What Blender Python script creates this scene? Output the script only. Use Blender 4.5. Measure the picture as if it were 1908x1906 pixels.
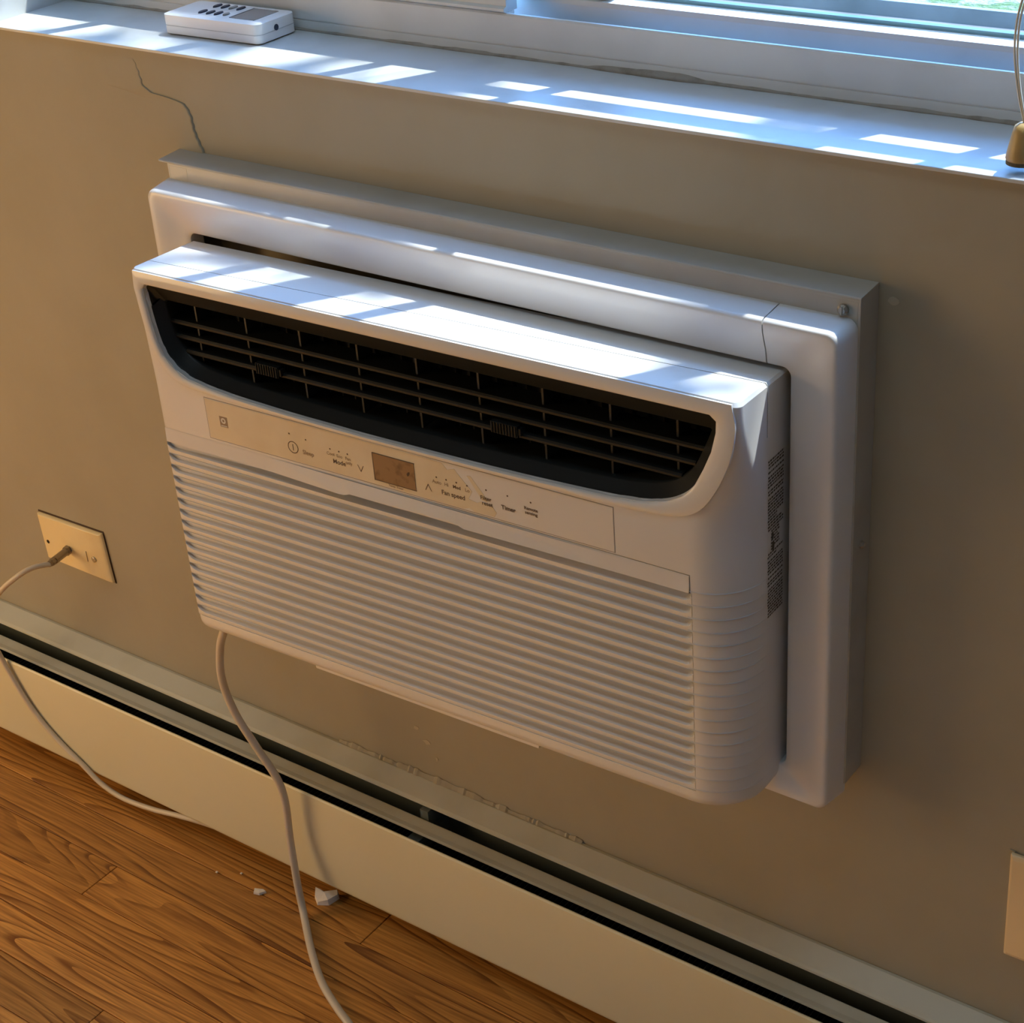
import bpy, bmesh, math, random
from mathutils import Vector, Matrix
random.seed(7)
for o in list(bpy.data.objects): bpy.data.objects.remove(o)
SC = bpy.context.scene
COL = SC.collection

# ---------------------------------------------------------------- camera
def make_camera():
    yaw, pitch, roll, f = 0.6697, -0.5198, -0.0794, 3274.5056
    cy, sy = math.cos(yaw), math.sin(yaw)
    fw = Vector((-sy*math.cos(pitch), cy*math.cos(pitch), math.sin(pitch)))
    rt = Vector((cy, sy, 0)); up = rt.cross(fw)
    r2 = math.cos(roll)*rt + math.sin(roll)*up
    u2 = -math.sin(roll)*rt + math.cos(roll)*up
    cam = bpy.data.cameras.new('camera')
    cam.sensor_fit = 'HORIZONTAL'; cam.sensor_width = 36.0
    cam.lens = f/1908*36.0
    cam.clip_start = 0.01; cam.clip_end = 200
    cam.shift_x = (954-947.9)/1908
    cam.shift_y = (947.6-953)/1908
    o = bpy.data.objects.new('camera', cam)
    m = Matrix((r2, u2, -fw)).transposed().to_4x4()
    m.translation = Vector((0.8334, -1.0514, 0.7168))
    o.matrix_world = m
    COL.objects.link(o)
    SC.camera = o
make_camera()

# ---------------------------------------------------------------- light
SUN = Vector((-0.58, -1.0, -2.45)).normalized()      # direction the sunlight travels
sun = bpy.data.lights.new('sun', 'SUN')
sun.energy = 14.0; sun.angle = math.radians(0.53); sun.color = (1.0, 0.97, 0.94)
so = bpy.data.objects.new('sun', sun); COL.objects.link(so)
so.rotation_euler = SUN.to_track_quat('-Z', 'Y').to_euler()
so.location = (2, 4, 6)

w = bpy.data.worlds.new('sky'); SC.world = w; w.use_nodes = True
nt = w.node_tree; nt.nodes.clear()
bg = nt.nodes.new('ShaderNodeBackground'); ou = nt.nodes.new('ShaderNodeOutputWorld')
sky = nt.nodes.new('ShaderNodeTexSky'); sky.sky_type = 'NISHITA'; sky.sun_disc = False
sky.sun_elevation = math.asin(-SUN.z); sky.sun_rotation = math.atan2(-SUN.x, -SUN.y)
sky.air_density = 1.6; sky.dust_density = 1.0; sky.ozone_density = 3.0
tint = nt.nodes.new('ShaderNodeMix'); tint.data_type = 'RGBA'; tint.blend_type = 'MULTIPLY'; tint.inputs[0].default_value = 1
tint.inputs[7].default_value = (0.42, 0.76, 1.25, 1)       # the photograph's cool white balance outdoors
nt.links.new(sky.outputs[0], tint.inputs[6]); nt.links.new(tint.outputs[2], bg.inputs[0]); bg.inputs[1].default_value = 2.1
nt.links.new(bg.outputs[0], ou.inputs[0])

def area(name, loc, target, size, energy, color):
    l = bpy.data.lights.new(name, 'AREA'); l.shape = 'RECTANGLE'; l.size, l.size_y = size
    l.energy = energy; l.color = color
    o = bpy.data.objects.new(name, l); COL.objects.link(o); o.location = loc
    o.rotation_euler = (Vector(target)-Vector(loc)).to_track_quat('-Z', 'Y').to_euler()
    return o
# added warm fill light from the left, with no window behind it
area('side_fill_light', (-1.60, -1.05, 0.10), (-0.2, 0, -0.15), (0.8, 1.0), 20.5, (1.0, 0.62, 0.27))

# added cool overhead fill for upward-facing surfaces, not a lamp of the room
area('overhead_fill_light', (0.2, -0.75, 2.05), (0.2, -0.75, 0), (1.2, 0.5), 6.5, (0.70, 0.88, 1.0))

SC.view_settings.view_transform = 'Standard'; SC.view_settings.look = 'None'
SC.view_settings.gamma = 1; SC.view_settings.use_curve_mapping = False
SC.view_settings.exposure = -0.2

# ---------------------------------------------------------------- materials
def mat(name, color, rough=0.5, metal=0.0, noise=None, bump=None, spec=0.5, coat=0.0):
    m = bpy.data.materials.new(name); m.use_nodes = True
    n = m.node_tree; b = n.nodes['Principled BSDF']
    b.inputs['Base Color'].default_value = (*color, 1)
    b.inputs['Roughness'].default_value = rough; b.inputs['Metallic'].default_value = metal
    b.inputs['Specular IOR Level'].default_value = spec
    b.inputs['Coat Weight'].default_value = coat; b.inputs['Coat Roughness'].default_value = .06
    t = n.nodes.new('ShaderNodeTexCoord')
    if noise:        # (scale, color2, lo, hi)
        x = n.nodes.new('ShaderNodeTexNoise'); x.inputs['Scale'].default_value = noise[0]; x.inputs['Detail'].default_value = 6
        r = n.nodes.new('ShaderNodeMapRange'); r.inputs[1].default_value = noise[2]; r.inputs[2].default_value = noise[3]
        mx = n.nodes.new('ShaderNodeMix'); mx.data_type = 'RGBA'
        mx.inputs[6].default_value = (*color, 1); mx.inputs[7].default_value = (*noise[1], 1)
        n.links.new(t.outputs['Object'], x.inputs['Vector']); n.links.new(x.outputs[0], r.inputs[0])
        n.links.new(r.outputs[0], mx.inputs[0]); n.links.new(mx.outputs[2], b.inputs['Base Color'])
    if bump:         # (scale, strength, distance)
        x = n.nodes.new('ShaderNodeTexNoise'); x.inputs['Scale'].default_value = bump[0]; x.inputs['Detail'].default_value = 5
        bp = n.nodes.new('ShaderNodeBump'); bp.inputs['Strength'].default_value = bump[1]; bp.inputs['Distance'].default_value = bump[2]
        n.links.new(t.outputs['Object'], x.inputs['Vector']); n.links.new(x.outputs[0], bp.inputs['Height'])
        n.links.new(bp.outputs[0], b.inputs['Normal'])
    return m

M = {}
M['wall'] = mat('wall_paint', (0.385, 0.350, 0.268), 0.62, noise=(9, (0.355, 0.322, 0.243), .35, .7), bump=(60, .35, .002), spec=.35)
M['room'] = mat('room_paint', (0.36, 0.35, 0.33), 0.8)
M['sill'] = mat('sill_paint', (0.56, 0.58, 0.58), 0.38, noise=(26, (0.48, 0.50, 0.50), .5, .8), bump=(35, .25, .002))
M['frame'] = mat('window_vinyl', (0.72, 0.73, 0.72), 0.45, noise=(14, (0.64, 0.65, 0.64), .45, .75), bump=(50, .1, .001))
M['caulk'] = mat('old_caulk', (0.36, 0.34, 0.31), 0.9, noise=(60, (0.22, 0.20, 0.17), .5, .75), bump=(150, .6, .002))
M['plastic'] = mat('white_plastic', (0.70, 0.70, 0.70), 0.36, noise=(7, (0.675, 0.673, 0.67), .4, .7), coat=.35)
M['plastic_trim'] = mat('white_trim_plastic', (0.70, 0.70, 0.705), 0.34, coat=.25)
M['seam'] = mat('seam_grey', (0.30, 0.27, 0.25), 0.7)  # grey of the thin outline around the control label
M['label'] = mat('control_label', (0.69, 0.675, 0.65), 0.28)
M['film'] = mat('yellowed_film', (0.72, 0.64, 0.48), 0.22, noise=(22, (0.66, 0.57, 0.41), .4, .72))
M['dark'] = mat('dark_plastic', (0.010, 0.0125, 0.0135), 0.42, spec=.25)
M['black'] = mat('black_plastic', (0.010, 0.011, 0.012), 0.5)
M['ink'] = mat('grey_ink', (0.10, 0.065, 0.045), 0.6)
M['ink2'] = mat('pale_ink', (0.30, 0.22, 0.15), 0.6)
M['print'] = mat('side_print_ink', (0.07, 0.06, 0.045), 0.6)
M['lcd'] = mat('display_window', (0.30, 0.19, 0.10), 0.12, noise=(90, (0.14, 0.09, 0.05), .52, .75))
M['stain'] = mat('display_stain', (0.06, 0.03, 0.015), 0.6)
M['metal'] = mat('painted_sheet_metal', (0.45, 0.44, 0.40), 0.26, noise=(18, (0.40, 0.39, 0.35), .45, .75), bump=(30, .1, .001))
M['screw'] = mat('zinc_screw', (0.45, 0.42, 0.36), 0.35, metal=.9)
M['heater'] = mat('cream_enamel', (0.73, 0.69, 0.49), 0.42, noise=(5, (0.69, 0.65, 0.45), .4, .7), bump=(12, .08, .002))
M['hood'] = mat('hood_enamel', (0.58, 0.58, 0.49), 0.42, noise=(16, (0.50, 0.50, 0.41), .45, .75), bump=(40, .15, .001))
M['cavity'] = mat('heater_cavity', (0.13, 0.16, 0.16), 0.7)
M['ivory'] = mat('ivory_plate', (0.90, 0.74, 0.42), 0.33, noise=(40, (0.86, 0.69, 0.37), .45, .7))
M['ivory2'] = mat('aged_ivory_plate', (0.80, 0.63, 0.38), 0.35)
M['cord'] = mat('cord_rubber', (0.60, 0.54, 0.45), 0.42)
M['coax'] = mat('coax_jacket', (0.66, 0.57, 0.43), 0.45)
M['nickel'] = mat('nickel_connector', (0.26, 0.23, 0.19), 0.38, metal=.8)
M['hole'] = mat('hole_black', (0.01, 0.008, 0.006), 0.8)
M['remote'] = mat('remote_plastic', (0.82, 0.83, 0.85), 0.35)
M['button'] = mat('navy_rubber', (0.02, 0.03, 0.06), 0.5)
M['screen'] = mat('remote_screen', (0.22, 0.23, 0.24), 0.15)
M['wood_t'] = mat('tassel_wood', (0.46, 0.30, 0.10), 0.4, noise=(60, (0.36, 0.22, 0.07), .4, .7))
M['felt'] = mat('tassel_base', (0.10, 0.08, 0.04), 0.9)
M['nylon'] = mat('nylon_cord', (0.62, 0.60, 0.52), 0.3)
M['paper'] = mat('plaster_flake', (0.80, 0.74, 0.68), 0.8, bump=(200, .5, .001))
M['grass'] = mat('lawn_grass', (0.075, 0.105, 0.012), 0.9, noise=(9, (0.24, 0.20, 0.13), .45, .6), bump=(40, 1, .05))
M['leaf'] = mat('tree_leaf', (0.08, 0.22, 0.03), 0.6)
M['bark'] = mat('tree_bark', (0.16, 0.11, 0.07), 0.9)
M['path'] = mat('concrete_path', (0.16, 0.15, 0.14), 0.9, noise=(8, (0.12, 0.12, 0.11), .4, .7))
M['alu'] = mat('shade_dark_track', (0.15, 0.155, 0.15), 0.5, noise=(20, (0.10, 0.105, 0.10), .4, .7))  # outer track: tree shade put into the colour as a darker grey

M['chip'] = mat('pale_undercoat', (0.46, 0.41, 0.31), 0.7)
def wood():
    m = bpy.data.materials.new('oak_strip'); m.use_nodes = True
    n = m.node_tree; b = n.nodes['Principled BSDF']; L = n.links
    t = n.nodes.new('ShaderNodeTexCoord'); oi = n.nodes.new('ShaderNodeObjectInfo')
    # each board samples the figure somewhere else
    mul = n.nodes.new('ShaderNodeVectorMath'); mul.operation = 'SCALE'; mul.inputs[0].default_value = (37.3, 29.1, 15.7)
    L.new(oi.outputs['Random'], mul.inputs['Scale'])
    add = n.nodes.new('ShaderNodeVectorMath'); add.operation = 'ADD'
    L.new(t.outputs['Object'], add.inputs[0]); L.new(mul.outputs[0], add.inputs[1])
    # warping
    mp = n.nodes.new('ShaderNodeMapping'); mp.inputs['Scale'].default_value = (1.3, 13.0, 1.0); L.new(add.outputs[0], mp.inputs[0])
    nz = n.nodes.new('ShaderNodeTexNoise'); nz.inputs['Scale'].default_value = 1.0; nz.inputs['Detail'].default_value = 1.5; nz.inputs['Roughness'].default_value = .45
    L.new(mp.outputs[0], nz.inputs['Vector'])
    # cathedral rings = bands of a smooth field
    m1 = n.nodes.new('ShaderNodeMath'); m1.operation = 'MULTIPLY'; m1.inputs[1].default_value = 24.0; L.new(nz.outputs[0], m1.inputs[0])
    fr = n.nodes.new('ShaderNodeMath'); fr.operation = 'FRACT'; L.new(m1.outputs[0], fr.inputs[0])
    r1 = n.nodes.new('ShaderNodeValToRGB'); e = r1.color_ramp.elements
    e[0].position = 0; e[0].color = (.10, .10, .10, 1); e[1].position = .28; e[1].color = (.75, .75, .75, 1)
    k = e.new(.12); k.color = (.25, .25, .25, 1); k = e.new(.9); k.color = (1, 1, 1, 1)
    L.new(fr.outputs[0], r1.inputs[0])
    # fine pores
    mp2 = n.nodes.new('ShaderNodeMapping'); mp2.inputs['Scale'].default_value = (14, 420, 1); L.new(add.outputs[0], mp2.inputs[0])
    n2 = n.nodes.new('ShaderNodeTexNoise'); n2.inputs['Scale'].default_value = 1; n2.inputs['Detail'].default_value = 3; L.new(mp2.outputs[0], n2.inputs['Vector'])
    r2 = n.nodes.new('ShaderNodeMapRange'); r2.inputs[1].default_value = .35; r2.inputs[2].default_value = .62; r2.inputs[3].default_value = .55; L.new(n2.outputs[0], r2.inputs[0])
    mp3 = n.nodes.new('ShaderNodeMapping'); mp3.inputs['Scale'].default_value = (5, 60, 1); L.new(add.outputs[0], mp3.inputs[0])
    n3 = n.nodes.new('ShaderNodeTexNoise'); n3.inputs['Scale'].default_value = 1; n3.inputs['Detail'].default_value = 4; L.new(mp3.outputs[0], n3.inputs['Vector'])
    r3 = n.nodes.new('ShaderNodeMapRange'); r3.inputs[1].default_value = .38; r3.inputs[2].default_value = .60; L.new(n3.outputs[0], r3.inputs[0])
    rr3 = n.nodes.new('ShaderNodeMath'); rr3.operation = 'MAXIMUM'; L.new(r1.outputs[0], rr3.inputs[0])
    sc3 = n.nodes.new('ShaderNodeMath'); sc3.operation = 'MULTIPLY'; sc3.inputs[1].default_value = .75; L.new(r3.outputs[0], sc3.inputs[0]); L.new(sc3.outputs[0], rr3.inputs[1])
    mm = n.nodes.new('ShaderNodeMath'); mm.operation = 'MULTIPLY'; L.new(rr3.outputs[0], mm.inputs[0]); L.new(r2.outputs[0], mm.inputs[1])
    mx = n.nodes.new('ShaderNodeMix'); mx.data_type = 'RGBA'
    mx.inputs[6].default_value = (0.15, 0.040, 0.007, 1); mx.inputs[7].default_value = (0.74, 0.34, 0.075, 1)
    L.new(mm.outputs[0], mx.inputs[0])
    hs = n.nodes.new('ShaderNodeHueSaturation')
    rv = n.nodes.new('ShaderNodeMapRange'); rv.inputs[3].default_value = .72; rv.inputs[4].default_value = 1.2; L.new(oi.outputs['Random'], rv.inputs[0])
    L.new(rv.outputs[0], hs.inputs['Value']); L.new(mx.outputs[2], hs.inputs['Color'])
    L.new(hs.outputs[0], b.inputs['Base Color'])
    b.inputs['Roughness'].default_value = .36; b.inputs['Specular IOR Level'].default_value = .4
    bp = n.nodes.new('ShaderNodeBump'); bp.inputs['Strength'].default_value = .15; bp.inputs['Distance'].default_value = .001
    L.new(mm.outputs[0], bp.inputs['Height']); L.new(bp.outputs[0], b.inputs['Normal'])
    return m
M['oak'] = wood()

def glass():
    m = bpy.data.materials.new('window_glass'); m.use_nodes = True
    n = m.node_tree; n.nodes.clear()
    tr = n.nodes.new('ShaderNodeBsdfTransparent'); tr.inputs[0].default_value = (.95, .98, .97, 1)
    gl = n.nodes.new('ShaderNodeBsdfGlossy'); gl.inputs['Roughness'].default_value = .02
    lw = n.nodes.new('ShaderNodeLayerWeight'); pw = n.nodes.new('ShaderNodeMath'); pw.operation = 'POWER'; pw.inputs[1].default_value = 5
    n.links.new(lw.outputs['Facing'], pw.inputs[0])
    fz = n.nodes.new('ShaderNodeMath'); fz.operation = 'MULTIPLY_ADD'; fz.inputs[1].default_value = .9; fz.inputs[2].default_value = .04
    n.links.new(pw.outputs[0], fz.inputs[0])
    mx = n.nodes.new('ShaderNodeMixShader'); o = n.nodes.new('ShaderNodeOutputMaterial')
    n.links.new(fz.outputs[0], mx.inputs[0]); n.links.new(tr.outputs[0], mx.inputs[1]); n.links.new(gl.outputs[0], mx.inputs[2])
    n.links.new(mx.outputs[0], o.inputs[0])
    return m
M['glass'] = glass()

# ---------------------------------------------------------------- helpers
def tag(o, label=None, cat=None, group=None, kind=None):
    if label: o['label'] = label
    if cat: o['category'] = cat
    if group: o['group'] = group
    if kind: o['kind'] = kind
    return o

def empty(name, loc, rz=0):
    o = bpy.data.objects.new(name, None); o.empty_display_size = .05
    o.location = loc; o.rotation_euler = (0, 0, rz); COL.objects.link(o); return o

def link(name, bm, m, parent=None, smooth=False, bevel=0, off=(0, 0, 0), seg=2, auto=None):
    bmesh.ops.remove_doubles(bm, verts=bm.verts, dist=1e-6)
    bmesh.ops.recalc_face_normals(bm, faces=bm.faces)
    me = bpy.data.meshes.new(name); bm.to_mesh(me); bm.free()
    o = bpy.data.objects.new(name, me); COL.objects.link(o)
    if m is not None: me.materials.append(m)
    if parent is not None: o.parent = parent
    o.location = off
    if smooth:
        for p in me.polygons: p.use_smooth = True
    if bevel:
        b = o.modifiers.new('bevel', 'BEVEL'); b.width = bevel; b.segments = seg; b.limit_method = 'ANGLE'; b.angle_limit = math.radians(40)
        for p in me.polygons: p.use_smooth = True
        b.harden_normals = True
    return o

def box(bm, x0, x1, y0, y1, z0, z1):
    v = [bm.verts.new((x, y, z)) for x in (x0, x1) for y in (y0, y1) for z in (z0, z1)]
    for f in ((0, 1, 3, 2), (4, 6, 7, 5), (0, 4, 5, 1), (2, 3, 7, 6), (0, 2, 6, 4), (1, 5, 7, 3)):
        bm.faces.new([v[i] for i in f])
    return v

def B(*a):
    bm = bmesh.new(); box(bm, *a); return bm

def prism_x(bm, prof, x0, x1):
    """profile [(y,z)...] extruded along x"""
    a = [bm.verts.new((x0, y, z)) for y, z in prof]; b = [bm.verts.new((x1, y, z)) for y, z in prof]
    n = len(prof)
    for i in range(n): bm.faces.new((a[i], a[(i+1) % n], b[(i+1) % n], b[i]))
    bm.faces.new(a[::-1]); bm.faces.new(b)

def prism_y(bm, poly, y0, y1):
    """polygon [(x,z)...] extruded along y"""
    a = [bm.verts.new((x, y0, z)) for x, z in poly]; b = [bm.verts.new((x, y1, z)) for x, z in poly]
    n = len(poly)
    for i in range(n): bm.faces.new((a[i], a[(i+1) % n], b[(i+1) % n], b[i]))
    bm.faces.new(a[::-1]); bm.faces.new(b)

def smooth_path(pts, sub=8):
    out = []
    P = [Vector(p) for p in pts]; P = [P[0]*2-P[1]] + P + [P[-1]*2-P[-2]]
    for i in range(1, len(P)-2):
        for k in range(sub):
            t = k/sub; a, b, c, d = P[i-1], P[i], P[i+1], P[i+2]
            out.append(.5*((2*b)+(c-a)*t+(2*a-5*b+4*c-d)*t*t+(3*b-a-3*c+d)*t**3))
    out.append(P[-2]); return out

def tube(bm, pts, r, seg=12, caps=True):
    pts = [Vector(p) for p in pts]; rings = []
    R = r if callable(r) else (lambda s: r)
    up = Vector((0, 0, 1)); prev = None
    for i, p in enumerate(pts):
        d = (pts[min(i+1, len(pts)-1)]-pts[max(i-1, 0)]).normalized()
        if prev is None:
            n = d.cross(up)
            if n.length < .1: n = d.cross(Vector((1, 0, 0)))
        else: n = prev-d*prev.dot(d)
        n.normalize(); prev = n; b = d.cross(n)
        rr = R(i/(len(pts)-1))
        rings.append([bm.verts.new(p+rr*(math.cos(a)*n+math.sin(a)*b)) for a in [2*math.pi*k/seg for k in range(seg)]])
    for a, b in zip(rings, rings[1:]):
        for k in range(seg): bm.faces.new((a[k], a[(k+1) % seg], b[(k+1) % seg], b[k]))
    if caps: bm.faces.new(rings[0][::-1]); bm.faces.new(rings[-1])

def text_mesh(s, size, font_shear=0):
    c = bpy.data.curves.new('t', 'FONT'); c.body = s; c.size = size; c.align_x = 'CENTER'; c.align_y = 'CENTER'
    c.offset = size*.02
    o = bpy.data.objects.new('t', c); COL.objects.link(o)
    dg = bpy.context.evaluated_depsgraph_get()
    me = bpy.data.meshes.new_from_object(o.evaluated_get(dg))
    bpy.data.objects.remove(o); return me

def boolean(target, cutter_bm):
    bmesh.ops.recalc_face_normals(cutter_bm, faces=cutter_bm.faces)
    me = bpy.data.meshes.new('c'); cutter_bm.to_mesh(me); cutter_bm.free()
    c = bpy.data.objects.new('c', me); COL.objects.link(c); c.matrix_world = target.matrix_world
    c.parent = target.parent; c.location = target.location
    md = target.modifiers.new('b', 'BOOLEAN'); md.operation = 'DIFFERENCE'; md.solver = 'EXACT'; md.object = c
    bpy.context.view_layer.update()
    dg = bpy.context.evaluated_depsgraph_get()
    nm = bpy.data.meshes.new_from_object(target.evaluated_get(dg))
    target.modifiers.remove(md); old = target.data; target.data = nm
    bpy.data.objects.remove(c)

# ---------------------------------------------------------------- room shell
FZ = -0.565          # floor level
SZ = 0.3185          # sill level
X0, X1, Y1, CZ = -1.75, 2.3, -3.3, 2.10
WX0, WX1, WZ1 = -0.580, 1.30, 2.00
bm = bmesh.new()
box(bm, X0-.15, X1+.15, 0, .22, FZ-.1, SZ-.003)
box(bm, X0-.15, WX0, 0, .22, SZ-.003, CZ)
box(bm, WX1, X1+.15, 0, .22, SZ-.003, CZ)
box(bm, WX0, WX1, 0, .16, WZ1, CZ)
wall = link('wall_back', bm, M['wall']); tag(wall, kind='structure')
tag(link('wall_left', B(X0-.15, X0, Y1, 0, FZ, CZ), M['room']), kind='structure')
tag(link('wall_right', B(X1, X1+.15, Y1, 0, FZ, CZ), M['room']), kind='structure')
tag(link('wall_front', B(X0-.15, X1+.15, Y1-.15, Y1, FZ, CZ), M['room']), kind='structure')
tag(link('ceiling', B(X0-.15, X1+.15, Y1-.15, .22, CZ, CZ+.1), M['room']), kind='structure')

# proud plaster layer whose broken edge shows left of the sleeve
ridge = [(.3065, -.386), (.2965, -.3821), (.282, -.3785), (.2765, -.366), (.2752, -.345), (.272, -.328), (.2623, -.3218), (.2477, -.3203), (.2397, -.3173), (.2266, -.3114), (.20, -.3085), (.12, -.3085)]
def ridge_x(z):
    if z >= ridge[0][0]: return ridge[0][1]
    for (a, xa), (b, xb) in zip(ridge, ridge[1:]):
        if z >= b: return xa+(xb-xa)*(a-z)/(a-b)
    return ridge[-1][1]
bm = bmesh.new(); rows = []
zs = [.306-.0018*i for i in range(100)]
for j, z in enumerate(zs):
    row = []; rx = ridge_x(z)+.0012*math.sin(z*900)*.6
    fz = min(1, max(0, (z-.13)/.06))*min(1, max(0, (.3065-z)/.035)*.8+.15)
    for s in [0, .0006, .0014, .0026, .005, .009, .015, .03, .05, .08]:
        h = .0017*fz*(min(1, s/.0016))*max(0, 1-(s/.08))**1.2
        if s == 0: h = -.001
        if s == .08: h = -.001
        row.append(bm.verts.new((rx-s, -h, z)))
    rows.append(row)
for a, b in zip(rows, rows[1:]):
    for k in range(len(a)-1): bm.faces.new((a[k], a[k+1], b[k+1], b[k]))
link('plaster_ridge', bm, M['wall'], wall, smooth=True)

# pale chips and a grey scuff in the paint
for cx_, cz_, rx_, rz_, mm_ in [(-.1275, -.3585, .0050, .0030, 'chip'), (-.1390, -.3450, .0040, .0026, 'chip'), (-.1165, -.3755, .0018, .0030, 'chip'), (.3560, .2165, .0050, .0030, 'chip')]:
    bm = bmesh.new(); rnd_ = random.Random(int(cx_*1e4)); n_ = 11
    a_ = [bm.verts.new((cx_+rx_*rnd_.uniform(.6, 1.2)*math.cos(2*math.pi*k/n_), -.0004, cz_+rz_*rnd_.uniform(.6, 1.2)*math.sin(2*math.pi*k/n_))) for k in range(n_)]
    b_ = [bm.verts.new((v.co.x*1.0, .0003, v.co.z)) for v in a_]
    for k in range(n_): bm.faces.new((a_[k], a_[(k+1) % n_], b_[(k+1) % n_], b_[k]))
    bm.faces.new(a_); link('paint_chip', bm, M['chip'], wall)

# ---------------------------------------------------------------- floor of oak strips
floor = empty('floor', (0, 0, FZ)); tag(floor, kind='structure')
PW = 0.0525
seams = [-.0485-PW*k for k in range(-1, 9)]
def plank_bm(x0, x1, y0, y1):
    bm = bmesh.new(); g = .00022
    box(bm, x0+g, x1-g, y0+g, y1-g, -.018, 0); return bm
joints = {0: [-1.3, -.62, .35], 1: [-1.1, -.16, .7], 2: [-1.25, -.80, .05, .9], 3: [-1.2, -.470, .32], 4: [-1.0, -.05], 5: [-1.3, -.585, .4], 6: [-.95, -.32, .5], 7: [-1.2, -.1], 8: [-.9, -.4, .3]}
def rowplanks(y1, y0, xs):
    for a, b in zip(xs, xs[1:]):
        L = b-a
        bm = plank_bm(-L/2, L/2, -PW/2, PW/2)
        o = link('plank', bm, M['oak'], floor, bevel=.0009, seg=1)
        o.location = ((a+b)/2, (y0+y1)/2, random.uniform(-.0002, .0002))
for k in range(0, 9):
    y1 = seams[k]; y0 = seams[k+1] if k+1 < len(seams) else y1-PW
    rowplanks(y1, y0, [X0]+joints[k]+[X1])
bm = bmesh.new()
y = seams[9]
while y > Y1:
    x = X0
    while x < X1:
        L = random.uniform(.4, 1.3); e = min(X1, x+L)
        box(bm, x+.0004, e-.0004, max(Y1, y-PW)+.0004, y-.0004, -.018, 0); x = e
    y -= PW
tag(link('distant_planks', bm, M['oak'], floor), kind='stuff')
link('subfloor', B(X0, X1, Y1, 0, -.06, -.0185), M['hole'], floor)

# ---------------------------------------------------------------- window sill (trim_1) and window_1
bm = bmesh.new(); box(bm, WX0, WX1, -.0042, .105, SZ-.0030, SZ)
bmesh.ops.bisect_plane(bm, geom=bm.verts[:]+bm.edges[:]+bm.faces[:], plane_co=(0, 0, 0), plane_no=(1, 0, 0))
sill = link('trim_1', bm, M['sill'], bevel=.0008); tag(sill, kind='structure')
# plastered jamb returns
jb = bmesh.new(); box(jb, WX0-.012, WX0+.001, -.001, .22, SZ-.02, WZ1)
tag(link('trim_2', jb, M['sill'], bevel=.004), kind='structure')

win = empty('window_1', (.36, .0986, SZ)); tag(win, kind='structure')
WO = (-.36, -.0986, -SZ)
def wp(name, bm, m, par=win, **k):
    o = link(name, bm, m, par, **k)
    o.location = WO if par is win else (0, 0, 0)
    return o
# bottom frame member with two faces and a seam
bm = bmesh.new()
prism_x(bm, [(.0990, SZ-.01), (.0986, .3272), (.0996, .3276), (.0996, .3284), (.0986, .3288), (.0988, .3525), (.1000, .3540), (.1030, .3540), (.1030, .3300), (.150, .3300), (.150, SZ-.01)], WX0, WX1)
wp('window_frame', bm, M['frame'])
# a bead of old dirty caulk along the foot of the frame
bm = bmesh.new(); N = 240; rings = []
for i in range(N+1):
    x = WX0+(WX1-WX0)*i/N
    r = .0009+.0007*abs(math.sin(i*.37)*math.sin(i*.11+1))+.0006*random.random()
    if 0.04 < x < .16: r += .0020*math.sin((x-.04)/.12*math.pi)
    rings.append([bm.verts.new((x, .0990, SZ-.0005)), bm.verts.new((x, .0986-r*1.3, SZ-.0002)), bm.verts.new((x, .0986-r*.8, SZ+r*.8)), bm.verts.new((x, .0990, SZ+r*1.5))])
for a, b in zip(rings, rings[1:]):
    for k in range(3): bm.faces.new((a[k], a[k+1], b[k+1], b[k]))
wp('caulk_bead', bm, M['caulk'], smooth=True)
# outer frame rim and outdoor sill
bm = bmesh.new()
prism_x(bm, [(.150, .3310), (.150, .3550), (.205, .3530), (.208, .3640), (.214, .3640), (.216, .3300), (.150, .3300)], WX0, WX1)
wp('outer_track', bm, M['alu'])
bm = bmesh.new()
box(bm, WX0, WX0+.02, .10, .16, .34, WZ1); box(bm, WX1-.05, WX1, .10, .16, .34, WZ1); box(bm, WX0, WX1, .10, .16, WZ1-.03, WZ1)
wp('frame_side', bm, M['frame'])
# fixed left rail in the front track
bm = bmesh.new()
prism_x(bm, [(.1000, .3545), (.0975, .3560), (.0975, .3580), (.1010, .3595), (.1010, .3960), (.1160, .3960), (.1160, .3545)], WX0+.02, -.0405)
wp('front_rail', bm, M['frame'])
# rear sash : bottom rail, stiles, mid rails, muntins, pane
sash = link('sash', (lambda b: (prism_x(b, [(.1250, .3350), (.1240, .3600), (.1252, .3640), (.1410, .3650), (.1410, .3350)], -.05, 1.26), b)[1])(bmesh.new()), M['frame'], win)
sash.location = WO
def sp(name, bm, m): return link(name, bm, m, sash)
bm = bmesh.new(); prism_x(bm, [(.1405, .3650), (.1385, .3690), (.1410, .3700), (.1440, .3650)], -.05, 1.26)
sp('glazing_gasket', bm, mat('teal_gasket', (.10, .17, .18), .4))
for nm, a in [('sash_stile', (-.013, .045)), ('sash_stile', (1.19, 1.25))]:
    sp(nm, B(a[0], a[1], .128, .142, .366, 1.96), M['frame'])
for a in [(.098, .112), (.346, .372), (.450, .466), (.76, .775)]:
    sp('muntin', B(a[0], a[1], .130, .140, .40, 1.96), M['frame'])
for z0, z1, xa in [(.400, .534, -.013), (.5936, .627, -.013), (1.02, 1.06, -.013)]:
    sp('sash_crossbar', B(xa, 1.25, .1305, .1395, z0, z1), M['frame'])
sp('pane', B(-.04, 1.24, .1345, .1355, .3655, 1.96), M['glass'])
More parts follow.
